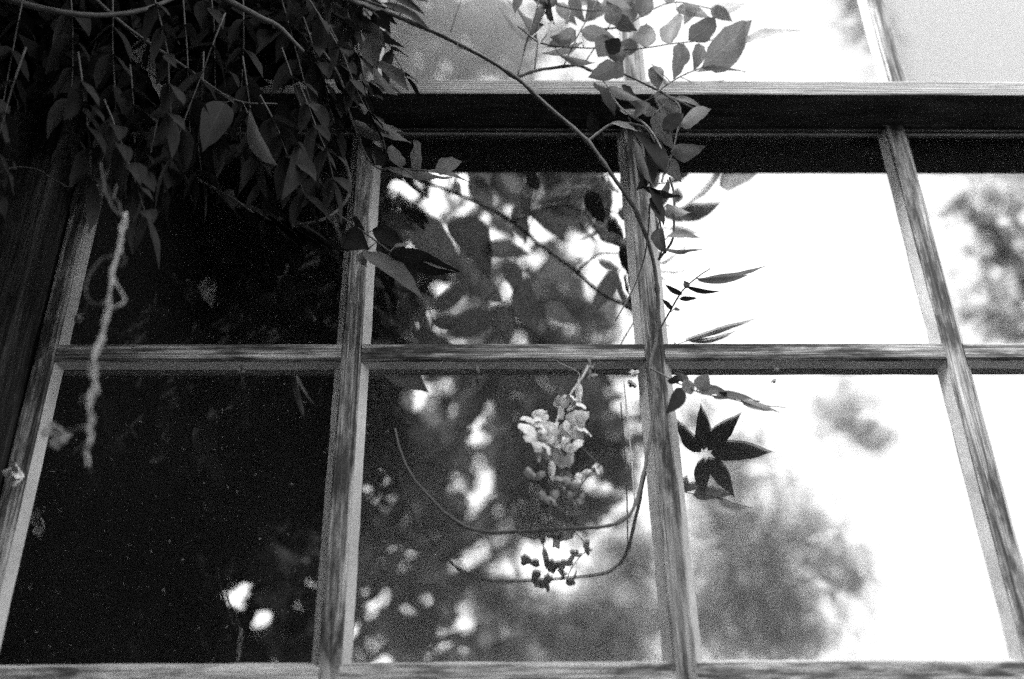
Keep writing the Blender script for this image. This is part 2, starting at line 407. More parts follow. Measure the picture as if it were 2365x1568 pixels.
def holes(p):
    """keep-mask: openings in the foliage through which the sky shows in the panes"""
    q = p.copy(); q[:, 1] = 2*TG-q[:, 1]; d = q-np.array(CAM); z = d@np.array(F3)
    x = W0/2+FPX*(d@np.array(R3))/z; y = H0/2-FPX*(d@np.array(U3))/z; k = np.ones(len(p), bool)
    for i, (a, b, rx, ry) in enumerate(HOLES):
        u, v = (x-a)/(rx+6), (y-b)/(ry+6); th = np.arctan2(v, u)
        f = 1+.30*np.sin(3*th+i*1.9)+.22*np.sin(5*th+i*.7)
        k &= (u*u+v*v > f*f) | (np.sin(p[:, 0]*977+p[:, 2]*613) > .95)
    return k
def tree(name, label, blobs, n, leafsize, foot, seed, m=TREELEAF, trunk_r=.12, uniform=False):
    rng = np.random.default_rng(seed)
    cs = []
    for px, py, r, d in blobs: cs.append((far(px, py, d), r/FPX*d))
    cen = sum((c for c, r in cs), Vector())/len(cs)
    fx, fy = (cen.x, cen.y) if foot is None else foot
    root = empty(name, label, 'tree', (0, 0, 0), 'garden trees mirrored in the panes')
    vol = np.array([r**2 for c, r in cs]); cnt = (vol/vol.sum()*n).astype(int)
    allv = []
    for (c, r), k in zip(cs, cnt):
        # clumps inside each lobe so that light comes through between them
        nc = max(6, int(k/60)); d = rng.normal(size=(nc, 3)); d /= np.linalg.norm(d, axis=1)[:, None]
        cc = np.array(c)+d*(r*rng.uniform(.25, 1.0, (nc, 1))**.6)
        idx = rng.integers(0, nc, k); p = cc[idx]+rng.normal(size=(k, 3))*min(.22, r*.3)
        if uniform: p = np.array(c)+rng.normal(size=(k, 3))*r*.5
        p = p[holes(p)]; k = len(p)
        a = rng.normal(size=(k, 3)); a /= np.linalg.norm(a, axis=1)[:, None]
        b = np.cross(a, rng.normal(size=(k, 3))); b /= np.linalg.norm(b, axis=1)[:, None]
        s = leafsize*rng.uniform(.6, 1.3, (k, 1))
        q = np.stack([p-a*s*.6, p+b*s*.27, p+a*s*.6, p-b*s*.27], 1); allv.append(q)
    q = np.concatenate(allv).reshape(-1, 3); nq = len(q)//4
    me = bpy.data.meshes.new('crown'); me.vertices.add(len(q)); me.vertices.foreach_set('co', q.ravel())
    me.loops.add(nq*4); me.loops.foreach_set('vertex_index', np.arange(nq*4)); me.polygons.add(nq)
    me.polygons.foreach_set('loop_start', np.arange(0, nq*4, 4)); me.polygons.foreach_set('loop_total', np.full(nq, 4)); me.update()
    link('crown', me, m, root)
    top = Vector((cen.x, cen.y, cen.z))
    tube('trunk', [(fx, fy, -2.35), (fx+.05, fy+.03, -1), (fx*.6+top.x*.4+.05, fy*.6+top.y*.4, (-2.3+top.z)/2), top], trunk_r, trunk_r*.45, BARK, root, n=9, jit=.02)
    st = Vector((fx*.4+top.x*.6, fy*.4+top.y*.6, -2.3+(top.z+2.3)*.62))
    for i, (c, r) in enumerate(cs[:3 if uniform else 8]):
        tube('limb', [st, st.lerp(c, .5)+Vector((0, 0, .12)), c], trunk_r*.4, .015, BARK, root, n=7, jit=.02, seed=i)
    return root
tree('dense_tree', 'dense dark tree filling the left panes with shade in their reflection',
     [(250, 700, 620, 6), (60, 1250, 600, 6), (480, 1250, 330, 6), (-500, 900, 700, 6.4), (250, 150, 640, 6.3), (640, 760, 260, 6), (640, 1050, 200, 6.2),
      (900, 640, 150, 6), (-500, 300, 700, 6.4), (720, 300, 300, 6), (250, 1600, 450, 6), (650, 1500, 120, 6)], 42000, .10, None, 3)
tree('garden_tree', 'broken loose tree crown mirrored in the lower middle pane',
     [(1150, 480, 170, 7.2), (1350, 470, 110, 7.2), (1290, 1060, 130, 7), (1275, 1160, 70, 7), (1080, 1000, 200, 7.5), (900, 1330, 190, 7.2), (880, 980, 160, 7), (1330, 980, 170, 7.6), (1250, 720, 170, 7.4), (1050, 1480, 150, 7.4), 
      (1000, 80, 160, 7.5), (1190, 130, 110, 7.5), (1360, 1150, 90, 7.4)], 7500, .11, (-4.2, -7.5), 5, TREE_M)
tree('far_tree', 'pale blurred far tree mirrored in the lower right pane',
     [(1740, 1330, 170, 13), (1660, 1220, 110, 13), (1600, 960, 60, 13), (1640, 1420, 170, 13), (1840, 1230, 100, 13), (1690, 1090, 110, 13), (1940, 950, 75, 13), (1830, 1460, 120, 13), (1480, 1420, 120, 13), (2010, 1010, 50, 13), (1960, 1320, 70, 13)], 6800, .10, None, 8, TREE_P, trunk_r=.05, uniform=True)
tree('grey_fill_tree', 'pale tree added to grey the mirrored gaps in the lower middle pane',  # crown added to turn bright gaps in the mirrored foliage grey
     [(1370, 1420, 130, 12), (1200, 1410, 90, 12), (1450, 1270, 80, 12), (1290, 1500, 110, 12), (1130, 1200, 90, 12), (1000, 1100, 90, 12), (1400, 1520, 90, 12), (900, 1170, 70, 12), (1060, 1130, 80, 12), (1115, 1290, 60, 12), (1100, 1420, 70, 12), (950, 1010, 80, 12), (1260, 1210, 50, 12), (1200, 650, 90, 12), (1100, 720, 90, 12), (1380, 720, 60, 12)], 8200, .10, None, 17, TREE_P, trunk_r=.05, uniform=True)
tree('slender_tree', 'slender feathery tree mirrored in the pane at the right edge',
     [(2300, 450, 110, 8), (2330, 620, 90, 8), (2270, 560, 70, 8), (2250, 700, 70, 8), (2340, 760, 60, 8), (1985, 110, 60, 8.3), (1960, 30, 50, 8.3)], 650, .10, (7.5, -6), 9, TREE_P, uniform=True)

# ---------------------------------------------------------------- wisteria
def compound(parent, base, dirv, Ln, pairs, ll, m, seed, droop=.35, name='leaf_stalk', sm=STEM):
    rg = random.Random(seed); dirv = Vector(dirv).normalized(); pts = []
    for i in range(6):
        t = i/5; pts.append(base+dirv*(Ln*t)+Vector((0, 0, -droop*Ln*t*t))+noise.noise_vector(Vector((seed*1.3, t*2, 0)))*.012*t)
    st = tube(name, pts, .0016, .0007, sm, parent, sub=2, n=5)
    sideb = dirv.cross(Vector((0, 0, 1)))
    sideb = sideb.normalized() if sideb.length > .1 else Vector((1, 0, 0))
    for i in range(pairs):
        t = .25+.72*i/max(1, pairs-1); k = min(4, int(t*5)); B = pts[k].lerp(pts[k+1], t*5-k); d = (pts[k+1]-pts[k]).normalized()
        for s in (-1, 1):
            if rg.random() < .06: continue
            l = ll*(1-.25*abs(t-.6))*rg.uniform(.8, 1.15)
            v = (d*.55+sideb*s*rg.uniform(.6, .95)+Vector((0, 0, -rg.uniform(.25, .9)))+Vector((rg.uniform(-.2, .2), rg.uniform(-.3, .3), 0))).normalized()
            nr = (Vector((0, 0, 1))+sideb*s*.3+Vector((rg.uniform(-.5, .5), rg.uniform(-.9, .3), 0)))
            vs, fs, uv = leaf_geo(B, B+v*l, l*rg.uniform(.36, .46), nr, seed=seed*31+i*2+s, curl=.18, wave=.14)
            mesh('leaflet', vs, fs, m, st, True, uv)
    d = (pts[5]-pts[4]).normalized(); vs, fs, uv = leaf_geo(pts[5], pts[5]+d*ll*1.1, ll*.42, Vector((.1, -.4, 1)), seed=seed*31+99); mesh('leaflet', vs, fs, m, st, True, uv)
    return st

# wisteria roof extended unseen to shade the left; unseen hedge added against low sky
def leafcloud(name, lo, hi, n, size, m, parent, seed, flat=.5):
    rng = np.random.default_rng(seed); lo, hi = np.array(lo), np.array(hi)
    p = rng.uniform(lo, hi, (n, 3)); p = p[holes(p)]; n = len(p); a = rng.normal(size=(n, 3)); a[:, 2] *= .6; a /= np.linalg.norm(a, axis=1)[:, None]
    b = rng.normal(size=(n, 3)); b = np.cross(a, b); b /= np.linalg.norm(b, axis=1)[:, None]
    s_ = size*rng.uniform(.6, 1.3, (n, 1)); q = np.stack([p-a*s_*.6, p+b*s_*.25, p+a*s_*.6, p-b*s_*.25], 1).reshape(-1, 3)
    me = bpy.data.meshes.new(name); me.vertices.add(len(q)); me.vertices.foreach_set('co', q.ravel())
    me.loops.add(n*4); me.loops.foreach_set('vertex_index', np.arange(n*4)); me.polygons.add(n)
    me.polygons.foreach_set('loop_start', np.arange(0, n*4, 4)); me.polygons.foreach_set('loop_total', np.full(n, 4)); me.update()
    return link(name, me, m, parent)
can = empty('wisteria_shade_canopy', 'dense dark roof of wisteria above the left end of the window, extended unseen to block light', 'wisteria', (0, 0, 0))
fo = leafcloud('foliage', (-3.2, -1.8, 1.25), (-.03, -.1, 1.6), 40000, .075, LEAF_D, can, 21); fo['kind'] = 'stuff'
fo = leafcloud('foliage', (-3.2, -2.0, .45), (-.42, -1.7, 1.4), 16000, .075, LEAF_D, can, 27); fo['kind'] = 'stuff'  # hanging fringe out of view, added to darken the upper left
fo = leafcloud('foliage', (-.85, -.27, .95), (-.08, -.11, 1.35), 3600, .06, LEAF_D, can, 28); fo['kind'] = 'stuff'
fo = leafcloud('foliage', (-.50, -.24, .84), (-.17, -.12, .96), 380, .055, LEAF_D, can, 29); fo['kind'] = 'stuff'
fo = leafcloud('foliage', (-2.2, -2.3, -1.2), (-1.1, -.15, 1.3), 26000, .075, LEAF_D, can, 22); fo['kind'] = 'stuff'  # side curtain out of view, added to deepen shade on the left
for i in range(4): tube('branch', [(-1.9, -.15-.22*i, -2.35), (-1.8, -.2-.22*i, -.4), (-1.5, -.2-.25*i, 1.0), (-.9, -.2-.24*i, 1.38), (-.2, -.15-.22*i, 1.4)], .035, .008, BARK, can, jit=.02, seed=i)
hed = empty('sky_block_hedge', 'tall dark unseen hedge added behind the viewer to block low sky', 'hedge', (0, 0, 0))  # put in out of view to keep low sky light off undersides
fo = leafcloud('foliage', (-14, -11, -2.35), (16, -9.6, 2.0), 45000, .26, TREELEAF, hed, 23); fo['kind'] = 'stuff'
fo = leafcloud('foliage', (9, -10, -2.35), (10.4, 2, 2.0), 16000, .26, TREELEAF, hed, 24); fo['kind'] = 'stuff'

# hanging dark mass at the upper left, three shoots
rg = random.Random(12)
def mass_shoot(label, path, spots, seed, m, nm='wisteria_shoot'):
    r_ = empty(nm, label, 'wisteria', (0, 0, 0), 'wisteria shoots round the window')
    ptube('stem', path, .006, .0025, STEM, r_, n=7, jit=.002, seed=seed)
    for i, (px, py, off, ang, L_) in enumerate(spots):
        a = math.radians(ang); dx = R3*math.sin(a)-U3*math.cos(a)
        dv = dx+F3*rg.uniform(-.35, .1)
        compound(r_, P(px, py, off), dv, L_, rg.choice((4, 5, 5)), rg.uniform(.058, .078), m, seed*100+i, droop=.25)
    return r_
mass_shoot('dark leafy wisteria shoot filling the upper left corner', [(-150, -60, .34), (100, 20, .36), (300, 30, .34), (480, -40, .32)],
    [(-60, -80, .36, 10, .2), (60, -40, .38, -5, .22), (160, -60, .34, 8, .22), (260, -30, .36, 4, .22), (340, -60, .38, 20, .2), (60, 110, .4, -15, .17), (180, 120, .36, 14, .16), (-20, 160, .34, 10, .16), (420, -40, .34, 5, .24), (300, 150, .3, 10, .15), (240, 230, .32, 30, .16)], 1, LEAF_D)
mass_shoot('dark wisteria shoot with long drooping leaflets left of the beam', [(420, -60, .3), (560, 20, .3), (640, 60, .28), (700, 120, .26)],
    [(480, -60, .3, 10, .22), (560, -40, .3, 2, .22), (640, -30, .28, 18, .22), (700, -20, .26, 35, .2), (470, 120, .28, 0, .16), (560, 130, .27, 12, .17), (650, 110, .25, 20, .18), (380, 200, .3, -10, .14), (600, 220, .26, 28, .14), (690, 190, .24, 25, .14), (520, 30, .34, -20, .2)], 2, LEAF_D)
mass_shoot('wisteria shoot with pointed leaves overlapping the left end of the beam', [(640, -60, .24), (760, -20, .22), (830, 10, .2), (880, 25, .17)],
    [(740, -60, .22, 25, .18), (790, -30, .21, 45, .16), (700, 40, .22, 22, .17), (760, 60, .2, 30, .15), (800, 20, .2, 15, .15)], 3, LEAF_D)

edge = empty('wisteria_spray', 'dark wisteria spray with ragged leaflets over the second upright', 'wisteria', (0, 0, 0), 'wisteria shoots round the window')
e1 = ptube('leaf_stalk', [(700, 60, .2), (780, 170, .19), (810, 270, .17), (860, 380, .15), (930, 390, .145), (1010, 395, .14)], .0025, .0008, STEM, edge)
for b, t, w_ in [((925, 387), (905, 330), 34), ((970, 390), (950, 322), 34), ((1004, 394), (1068, 372), 40), ((885, 383), (845, 318), 44), ((868, 380), (862, 330), 18), ((890, 386), (962, 410), 13),
                 ((930, 390), (1042, 417), 14), ((985, 395), (1092, 418), 10), ((830, 245), (940, 336), 28), ((825, 300), (930, 298), 20), ((815, 280), (885, 330), 30), ((770, 150), (806, 200), 44), ((800, 190), (815, 80), 42),
                 ((780, 175), (835, 250), 30), ((800, 240), (760, 300), 40), ((840, 60), (890, 110), 44), ((850, 110), (906, 70), 40), ((862, 140), (945, 205), 34), ((864, 160), (912, 222), 22), ((855, 185), (925, 210), 18),
                 ((770, 180), (815, 235), 9), ((780, 190), (835, 245), 6), ((730, 120), (780, 290), 30), ((690, 200), (740, 300), 40), ((845, 90), (870, 160), 50)]:
    leaf(e1, b, t, w_, LEAF_D if t[0] < 850 else LEAF, off=.15+random.uniform(0, .04), wave=.22)
e2 = ptube('leaf_stalk', [(730, -40, .2), (810, -10, .18), (870, 10, .17), (930, 30, .16)], .003, .001, STEM, edge)
for b, t, w_ in [((740, 5), (872, 72), 20), ((800, 15), (925, 112), 34), ((880, 5), (996, 66), 18), ((850, 0), (915, 55), 30), ((920, -5), (1000, 3), 8), ((860, 30), (900, 75), 40), ((780, 20), (830, 90), 40), ((700, 0), (760, 80), 44), ((900, -20), (980, 30), 22)]:
    leaf(e2, b, t, w_, LEAF_D, off=.16+random.uniform(0, .03), ratio=.22)
big = empty('wisteria_spray', 'dark wisteria spray of large hanging leaves at the upper left with one paler torn leaf', 'wisteria', (0, 0, 0), 'wisteria shoots round the window')
e3 = ptube('leaf_stalk', [(180, -40, .3), (290, 60, .28), (420, 150, .26), (540, 230, .24), (640, 240, .22)], .003, .001, STEM, big)
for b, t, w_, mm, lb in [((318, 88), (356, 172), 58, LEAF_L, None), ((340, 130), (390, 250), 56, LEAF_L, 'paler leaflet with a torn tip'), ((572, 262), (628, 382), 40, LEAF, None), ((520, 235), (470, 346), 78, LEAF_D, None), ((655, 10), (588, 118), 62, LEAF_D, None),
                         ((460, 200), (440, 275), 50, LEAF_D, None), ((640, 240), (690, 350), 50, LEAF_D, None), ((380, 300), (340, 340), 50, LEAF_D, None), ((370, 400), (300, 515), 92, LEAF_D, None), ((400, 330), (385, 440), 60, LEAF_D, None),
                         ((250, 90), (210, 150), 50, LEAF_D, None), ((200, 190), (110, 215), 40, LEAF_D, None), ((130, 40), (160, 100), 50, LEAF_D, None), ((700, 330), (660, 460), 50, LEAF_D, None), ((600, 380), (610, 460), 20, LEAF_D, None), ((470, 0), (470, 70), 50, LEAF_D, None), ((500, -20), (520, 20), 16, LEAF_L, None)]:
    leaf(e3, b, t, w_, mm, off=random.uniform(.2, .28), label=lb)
low = empty('wisteria_spray', 'feathery dark wisteria spray reaching the second upright from the left', 'wisteria', (0, 0, 0), 'wisteria shoots round the window')
ptube('stem', [(740, 300, .13), (790, 360, .12), (808, 430, .11), (790, 475, .10), (750, 505, .1), (690, 520, .1)], .0035, .0022, STEM, low)
e4 = ptube('leaf_stalk', [(450, 410, .12), (540, 460, .11), (600, 500, .1), (700, 530, .1), (790, 580, .09)], .0018, .0008, STEM, low)
for b, t, w_ in [((560, 470), (650, 530), 20), ((600, 490), (610, 545), 0), ((590, 480), (700, 545), 22), ((620, 500), (740, 590), 24), ((650, 505), (790, 580), 20), ((660, 520), (775, 595), 22), ((640, 515), (700, 570), 20),
                 ((540, 480), (640, 510), 12), ((660, 500), (710, 580), 12), ((690, 520), (800, 585), 18), ((700, 525), (740, 585), 20), ((600, 470), (660, 500), 26), ((540, 440), (500, 470), 26), ((600, 510), (560, 505), 14), ((500, 440), (560, 500), 26)]:
    leaf(e4, b, t, max(10, w_), LEAF_D, off=.10)
e5 = ptube('leaf_stalk', [(770, 488, .1), (845, 540, .09), (900, 580, .085), (935, 592, .08), (970, 600, .08)], .0014, .0007, STEM, low)
for b, t, w_, mm in [((790, 545), (850, 575), 62, LEAF_D), ((845, 578), (983, 686), 48, LEAF), ((830, 585), (845, 615), 26, LEAF), ((970, 597), (1062, 626), 18, LEAF_L), ((900, 585), (1058, 632), 60, LEAF_D), ((860, 530), (935, 575), 46, LEAF_D), ((815, 500), (840, 535), 16, LEAF_D), ((910, 570), (945, 560), 12, LEAF)]:
    leaf(e5, b, t, w_, mm, off=.085, wave=.2)

# the long diagonal shoot and its loop
vine = empty('climbing_vine', 'long bare wisteria stem crossing the beam diagonally and looping below', 'wisteria', (0, 0, 0))
main_path = [(560, -80, .28), (730, -22, .22), (880, 25, .17), (1000, 75, .155), (1110, 128, .15), (1195, 182, .145), (1270, 250, .14), (1357, 328, .13), (1415, 408, .115), (1465, 482, .09), (1500, 570, .06), (1516, 650, .035), (1520, 730, .02),
             (1514, 790, .012), (1500, 850, .012), (1509, 910, .012), (1505, 985, .014), (1493, 1055, .02), (1480, 1115, .028), (1463, 1172, .036), (1440, 1200, .04), (1390, 1217, .042), (1300, 1221, .044), (1200, 1228, .044), (1120, 1228, .042), (1060, 1208, .04),
             (1000, 1158, .034), (950, 1098, .03), (925, 1040, .028), (912, 990, .03)]
ptube('stem', main_path, .0035, .0017, STEM, vine, n=8, jit=.0012, knots=1.1)
ptube('side_stem', [(1195, 178, .145), (1230, 165, .145), (1260, 160, .14), (1330, 152, .14), (1372, 165, .14), (1400, 157, .14), (1460, 180, .135), (1530, 215, .13), (1600, 250, .12)], .003, .0014, STEM, vine, jit=.001, knots=1.0)
ptube('side_stem', [(1195, 175, .145), (1212, 110, .15), (1232, 45, .16), (1250, -20, .17)], .0018, .0013, STEM, vine)
ptube('side_stem', [(1234, 165, .145), (1240, 110, .15), (1244, 70, .155), (1240, 10, .16)], .0016, .001, STEM, vine)
ptube('side_stem', [(1300, 155, .14), (1335, 80, .15), (1370, 20, .16), (1385, -20, .16)], .0012, .0009, STEM, vine)
ptube('side_stem', [(1345, 152, .14), (1380, 100, .145), (1420, 40, .15)], .0012, .0008, STEM, vine)
ptube('side_stem', [(1372, 163, .14), (1420, 140, .14), (1450, 110, .14)], .0012, .0008, STEM, vine)
ptube('side_stem', [(1040, 75, .155), (1052, 35, .16), (1068, -10, .165)], .0014, .001, STEM, vine)
ptube('side_stem', [(1357, 326, .13), (1385, 304, .13), (1412, 287, .13), (1450, 285, .13), (1490, 296, .125), (1512, 330, .12)], .0022, .0016, STEM, vine, knots=.6)
ptube('side_stem', [(1375, 165, .14), (1400, 195, .14), (1425, 240, .135), (1450, 262, .13), (1490, 288, .125), (1517, 325, .12), (1535, 370, .11), (1533, 398, .1), (1528, 420, .1)], .0018, .0018, STEM_L, vine)
ptube('side_stem', [(1546, 410, .1), (1556, 450, .1), (1556, 500, .1), (1552, 555, .09), (1520, 600, .06)], .0018, .002, STEM, vine)
ptube('side_stem', [(1500, 470, .1), (1496, 540, .08), (1486, 600, .05), (1460, 670, .03), (1420, 742, .03)], .0015, .001, STEM, vine)
ptube('tendril', [(1440, 878, .005), (1448, 960, .01), (1458, 1060, .02), (1466, 1168, .036)], .0011, .0012, STEM_L, vine)
for q in [(925, 30), (1060, 95)]:
    ptube('tendril', [(q[0], q[1], .16), (q[0]-4, q[1]+12, .16), (q[0]+4, q[1]+18, .16), (q[0]+10, q[1]+14, .16)], .0009, .0006, STEM, vine, n=5)

spray = empty('wisteria_spray', 'bright wisteria spray of broad sunlit leaflets above the right part of the beam', 'wisteria', (0, 0, 0), 'wisteria shoots round the window')
s1 = ptube('leaf_stalk', [(1380, 118, .145), (1480, 112, .14), (1560, 100, .14), (1650, 92, .14)], .0014, .0008, STEM, spray)
s2 = ptube('leaf_stalk', [(1500, 225, .14), (1560, 183, .14), (1610, 160, .14), (1650, 150, .14)], .0013, .0008, STEM, spray)
s3 = ptube('leaf_stalk', [(1360, 70, .15), (1440, 60, .15), (1500, 25, .15), (1560, 5, .15), (1640, 20, .15)], .0018, .0009, STEM, spray)
for p_, b, t, w_, mm in [
    (s1, (1490, 110), (1493, 48), 52, LEAF), (s1, (1546, 102), (1567, 20), 48, LEAF), (s1, (1590, 92), (1657, 34), 56, LEAF), (s1, (1580, 102), (1560, 182), 42, LEAF), (s1, (1615, 100), (1602, 163), 34, LEAF), (s1, (1470, 116), (1430, 96), 44, LEAF),
    (s2, (1624, 152), (1746, 46), 84, LEAF), (s2, (1722, 98), (1846, 62), 20, LEAF_L), (s2, (1512, 152), (1520, 206), 40, LEAF), (s2, (1610, 165), (1722, 158), 10, LEAF), (s2, (1600, 192), (1672, 190), 12, LEAF_L), (s2, (1545, 195), (1500, 150), 12, LEAF_L),
    (s3, (1640, 20), (1690, 50), 34, LEAF_L), (s3, (1600, 10), (1580, 55), 30, LEAF_L), (s3, (1480, 40), (1510, -20), 46, LEAF), (s3, (1560, 20), (1640, 40), 32, LEAF_L), (s3, (1440, 60), (1475, -5), 44, LEAF), (s3, (1540, 10), (1560, -40), 30, LEAF_L), (s3, (1640, 15), (1720, 10), 30, LEAF_L)]:
    leaf(p_, b, t, w_, mm, off=.145, wave=.15)
knot = empty('wisteria_spray', 'tangled grey wisteria leaves in front of the third upright above the beam', 'wisteria', (0, 0, 0), 'wisteria shoots round the window')
k1 = ptube('leaf_stalk', [(1195, 60, .17), (1250, 100, .16), (1330, 110, .15), (1420, 110, .15), (1460, 90, .15)], .0016, .0009, STEM, knot)
k2 = ptube('leaf_stalk', [(1200, -30, .17), (1280, 10, .16), (1380, 25, .16), (1470, 0, .16)], .0018, .0009, STEM, knot)
for p_, b, t, w_, mm in [
    (k1, (1228, 92), (1145, 22), 18, LEAF_L), (k1, (1226, 80), (1178, -5), 20, LEAF), (k1, (1252, 95), (1240, 45), 38, LEAF_D), (k1, (1330, 70), (1262, 108), 40, LEAF), (k1, (1345, 98), (1255, 128), 20, LEAF), (k1, (1340, 72), (1425, 92), 40, LEAF), (k1, (1380, 130), (1420, 80), 50, LEAF), (k1, (1290, 128), (1372, 150), 16, LEAF),
    (k1, (1420, 150), (1360, 178), 50, LEAF), (k1, (1400, 175), (1440, 140), 44, LEAF), (k1, (1240, 60), (1258, -10), 26, LEAF_D), (k1, (1430, 120), (1395, 95), 44, LEAF_D), (k1, (1445, 130), (1400, 128), 38, LEAF), (k1, (1270, 50), (1240, 100), 22, LEAF_L), (k1, (1320, 90), (1270, 85), 30, LEAF),
    (k2, (1262, 0), (1276, 58), 20, LEAF_D), (k2, (1290, 5), (1332, 56), 34, LEAF), (k2, (1322, -20), (1348, 52), 34, LEAF), (k2, (1310, 55), (1312, 20), 14, LEAF_L), (k2, (1380, 0), (1352, 48), 50, LEAF), (k2, (1385, 15), (1460, 20), 46, LEAF), (k2, (1420, 60), (1400, 0), 44, LEAF), (k2, (1200, -10), (1190, 30), 24, LEAF), (k2, (1450, -15), (1420, 50), 40, LEAF), (k2, (1360, 10), (1330, -20), 40, LEAF), (k2, (1425, 40), (1470, 70), 40, LEAF), (k2, (1285, -5), (1250, 20), 30, LEAF), (k2, (1220, -20), (1262, 15), 30, LEAF)]:
    leaf(p_, b, t, w_, mm, off=random.uniform(.14, .17), wave=.14)
hang = empty('wisteria_spray', 'wisteria spray hanging down in front of the third upright below the beam', 'wisteria', (0, 0, 0), 'wisteria shoots round the window')
h1 = ptube('leaf_stalk', [(1530, 215, .135), (1570, 250, .13), (1560, 320, .12), (1545, 380, .11)], .0018, .001, STEM, hang)
h2 = ptube('leaf_stalk', [(1450, 270, .12), (1475, 330, .11), (1495, 400, .1), (1515, 470, .1), (1530, 560, .08), (1520, 600, .06)], .0018, .0012, STEM, hang)
for p_, b, t, w_, mm in [
    (h1, (1375, 190), (1422, 262), 28, LEAF_D), (h1, (1400, 205), (1478, 236), 26, LEAF), (h1, (1440, 195), (1478, 256), 24, LEAF_D), (h1, (1455, 225), (1545, 268), 28, LEAF), (h1, (1570, 262), (1510, 230), 46, LEAF), (h1, (1570, 292), (1646, 252), 40, LEAF), (h1, (1548, 352), (1630, 338), 44, LEAF),
    (h1, (1510, 260), (1555, 345), 46, LEAF), (h1, (1536, 365), (1572, 420), 36, LEAF), (h1, (1490, 232), (1465, 272), 30, LEAF_D), (h1, (1560, 225), (1620, 246), 14, LEAF), (h1, (1530, 300), (1580, 260), 40, LEAF_D), (h1, (1520, 210), (1555, 300), 40, LEAF), (h1, (1360, 260), (1395, 330), 30, LEAF_D),
    (h1, (1412, 282), (1472, 300), 14, LEAF_L), (h1, (1430, 255), (1500, 262), 12, LEAF_L),
    (h2, (1470, 300), (1540, 395), 44, LEAF_D), (h2, (1462, 325), (1500, 430), 22, LEAF), (h2, (1495, 330), (1510, 440), 30, LEAF_D), (h2, (1480, 430), (1575, 458), 20, LEAF_D), (h2, (1505, 455), (1535, 520), 28, LEAF_D), (h2, (1535, 475), (1592, 492), 24, LEAF_L), (h2, (1500, 400), (1470, 440), 24, LEAF_D),
    (h2, (1518, 528), (1536, 582), 36, LEAF_D), (h2, (1540, 545), (1618, 546), 18, LEAF), (h2, (1525, 574), (1626, 580), 10, LEAF), (h2, (1500, 430), (1530, 500), 20, LEAF_D), (h2, (1476, 360), (1490, 440), 26, LEAF_D), (h2, (1545, 420), (1520, 470), 18, LEAF)]:
    leaf(p_, b, t, w_, mm, off=random.uniform(.1, .14), wave=.2)
right = empty('wisteria_spray', 'thin wisteria spray with curled narrow leaflets against the bright middle right pane', 'wisteria', (0, 0, 0), 'wisteria shoots round the window')
r1 = ptube('leaf_stalk', [(1519, 768, .015), (1545, 722, .03), (1575, 672, .045), (1610, 640, .055), (1640, 620, .06)], .0015, .0008, STEM, right)
for b, t, w_, mm in [((1608, 645), (1780, 619), 16, LEAF), ((1610, 648), (1732, 630), 16, LEAF), ((1585, 662), (1664, 672), 12, LEAF_D), ((1575, 680), (1534, 656), 14, LEAF_D), ((1568, 690), (1612, 688), 12, LEAF_D), ((1590, 665), (1578, 648), 16, LEAF), ((1552, 715), (1528, 690), 12, LEAF_D), ((1556, 712), (1572, 716), 8, LEAF)]:
    leaf(r1, b, t, w_, mm, off=.05, wave=.2, ratio=.16)
lowr = empty('wisteria_spray', 'small wisteria spray under the glazing bar with its leaves mirrored in the lower right pane', 'wisteria', (0, 0, 0), 'wisteria shoots round the window')
l1 = ptube('leaf_stalk', [(1500, 850, .012), (1535, 868, .05), (1560, 882, .08), (1620, 908, .1), (1690, 922, .1), (1800, 952, .1)], .0013, .0007, STEM, lowr)
for b, t, w_, mm in [((1540, 880), (1596, 862), 20, LEAF_D), ((1575, 895), (1538, 955), 38, LEAF_D), ((1575, 900), (1605, 885), 40, LEAF_L), ((1612, 905), (1685, 906), 26, LEAF), ((1610, 900), (1636, 862), 42, LEAF_L), ((1648, 918), (1746, 920), 22, LEAF), ((1710, 925), (1792, 952), 20, LEAF_L), ((1590, 880), (1560, 860), 20, LEAF)]:
    leaf(l1, b, t, w_, mm, off=.10)
# the five-fingered rosette of the same spray: its leaflets stand edge-on to the eye and face-on to the glass
def V_plane(px, py, a, b):
    n = (ray(*a)).cross(ray(*b)).normalized()
    d = ray(px, py); t = (TG-CAM.y)/d.y; p = CAM+d*t; d2 = Vector((d.x, -d.y, d.z))
    s = (CAM-p).dot(n)/d2.dot(n); return p+d2*s
LA, LB = (1540, 872), (1800, 948)
for b, t in [((1640, 1047), (1784, 1046)), ((1634, 1041), (1712, 953)), ((1624, 1040), (1616, 934)), ((1625, 1055), (1622, 1150)), ((1634, 1055), (1696, 1152)), ((1618, 1045), (1560, 968))]:
    B, T = V_plane(*b, LA, LB), V_plane(*t, LA, LB); n = ray(*LA).cross(ray(*LB)).normalized()
    L_ = (T-B).length; vs, fs, uv = leaf_geo(B, T, L_*.38, n, curl=.14, fold=.12, wave=.16, seed=b[0]); mesh('leaflet', vs, fs, LEAF_D, l1, True, uv)
    print('ROS', [round(x, 3) for x in B], [round(x, 3) for x in T], round(L_, 3), [round(x) for x in to_px(B)[:2]])

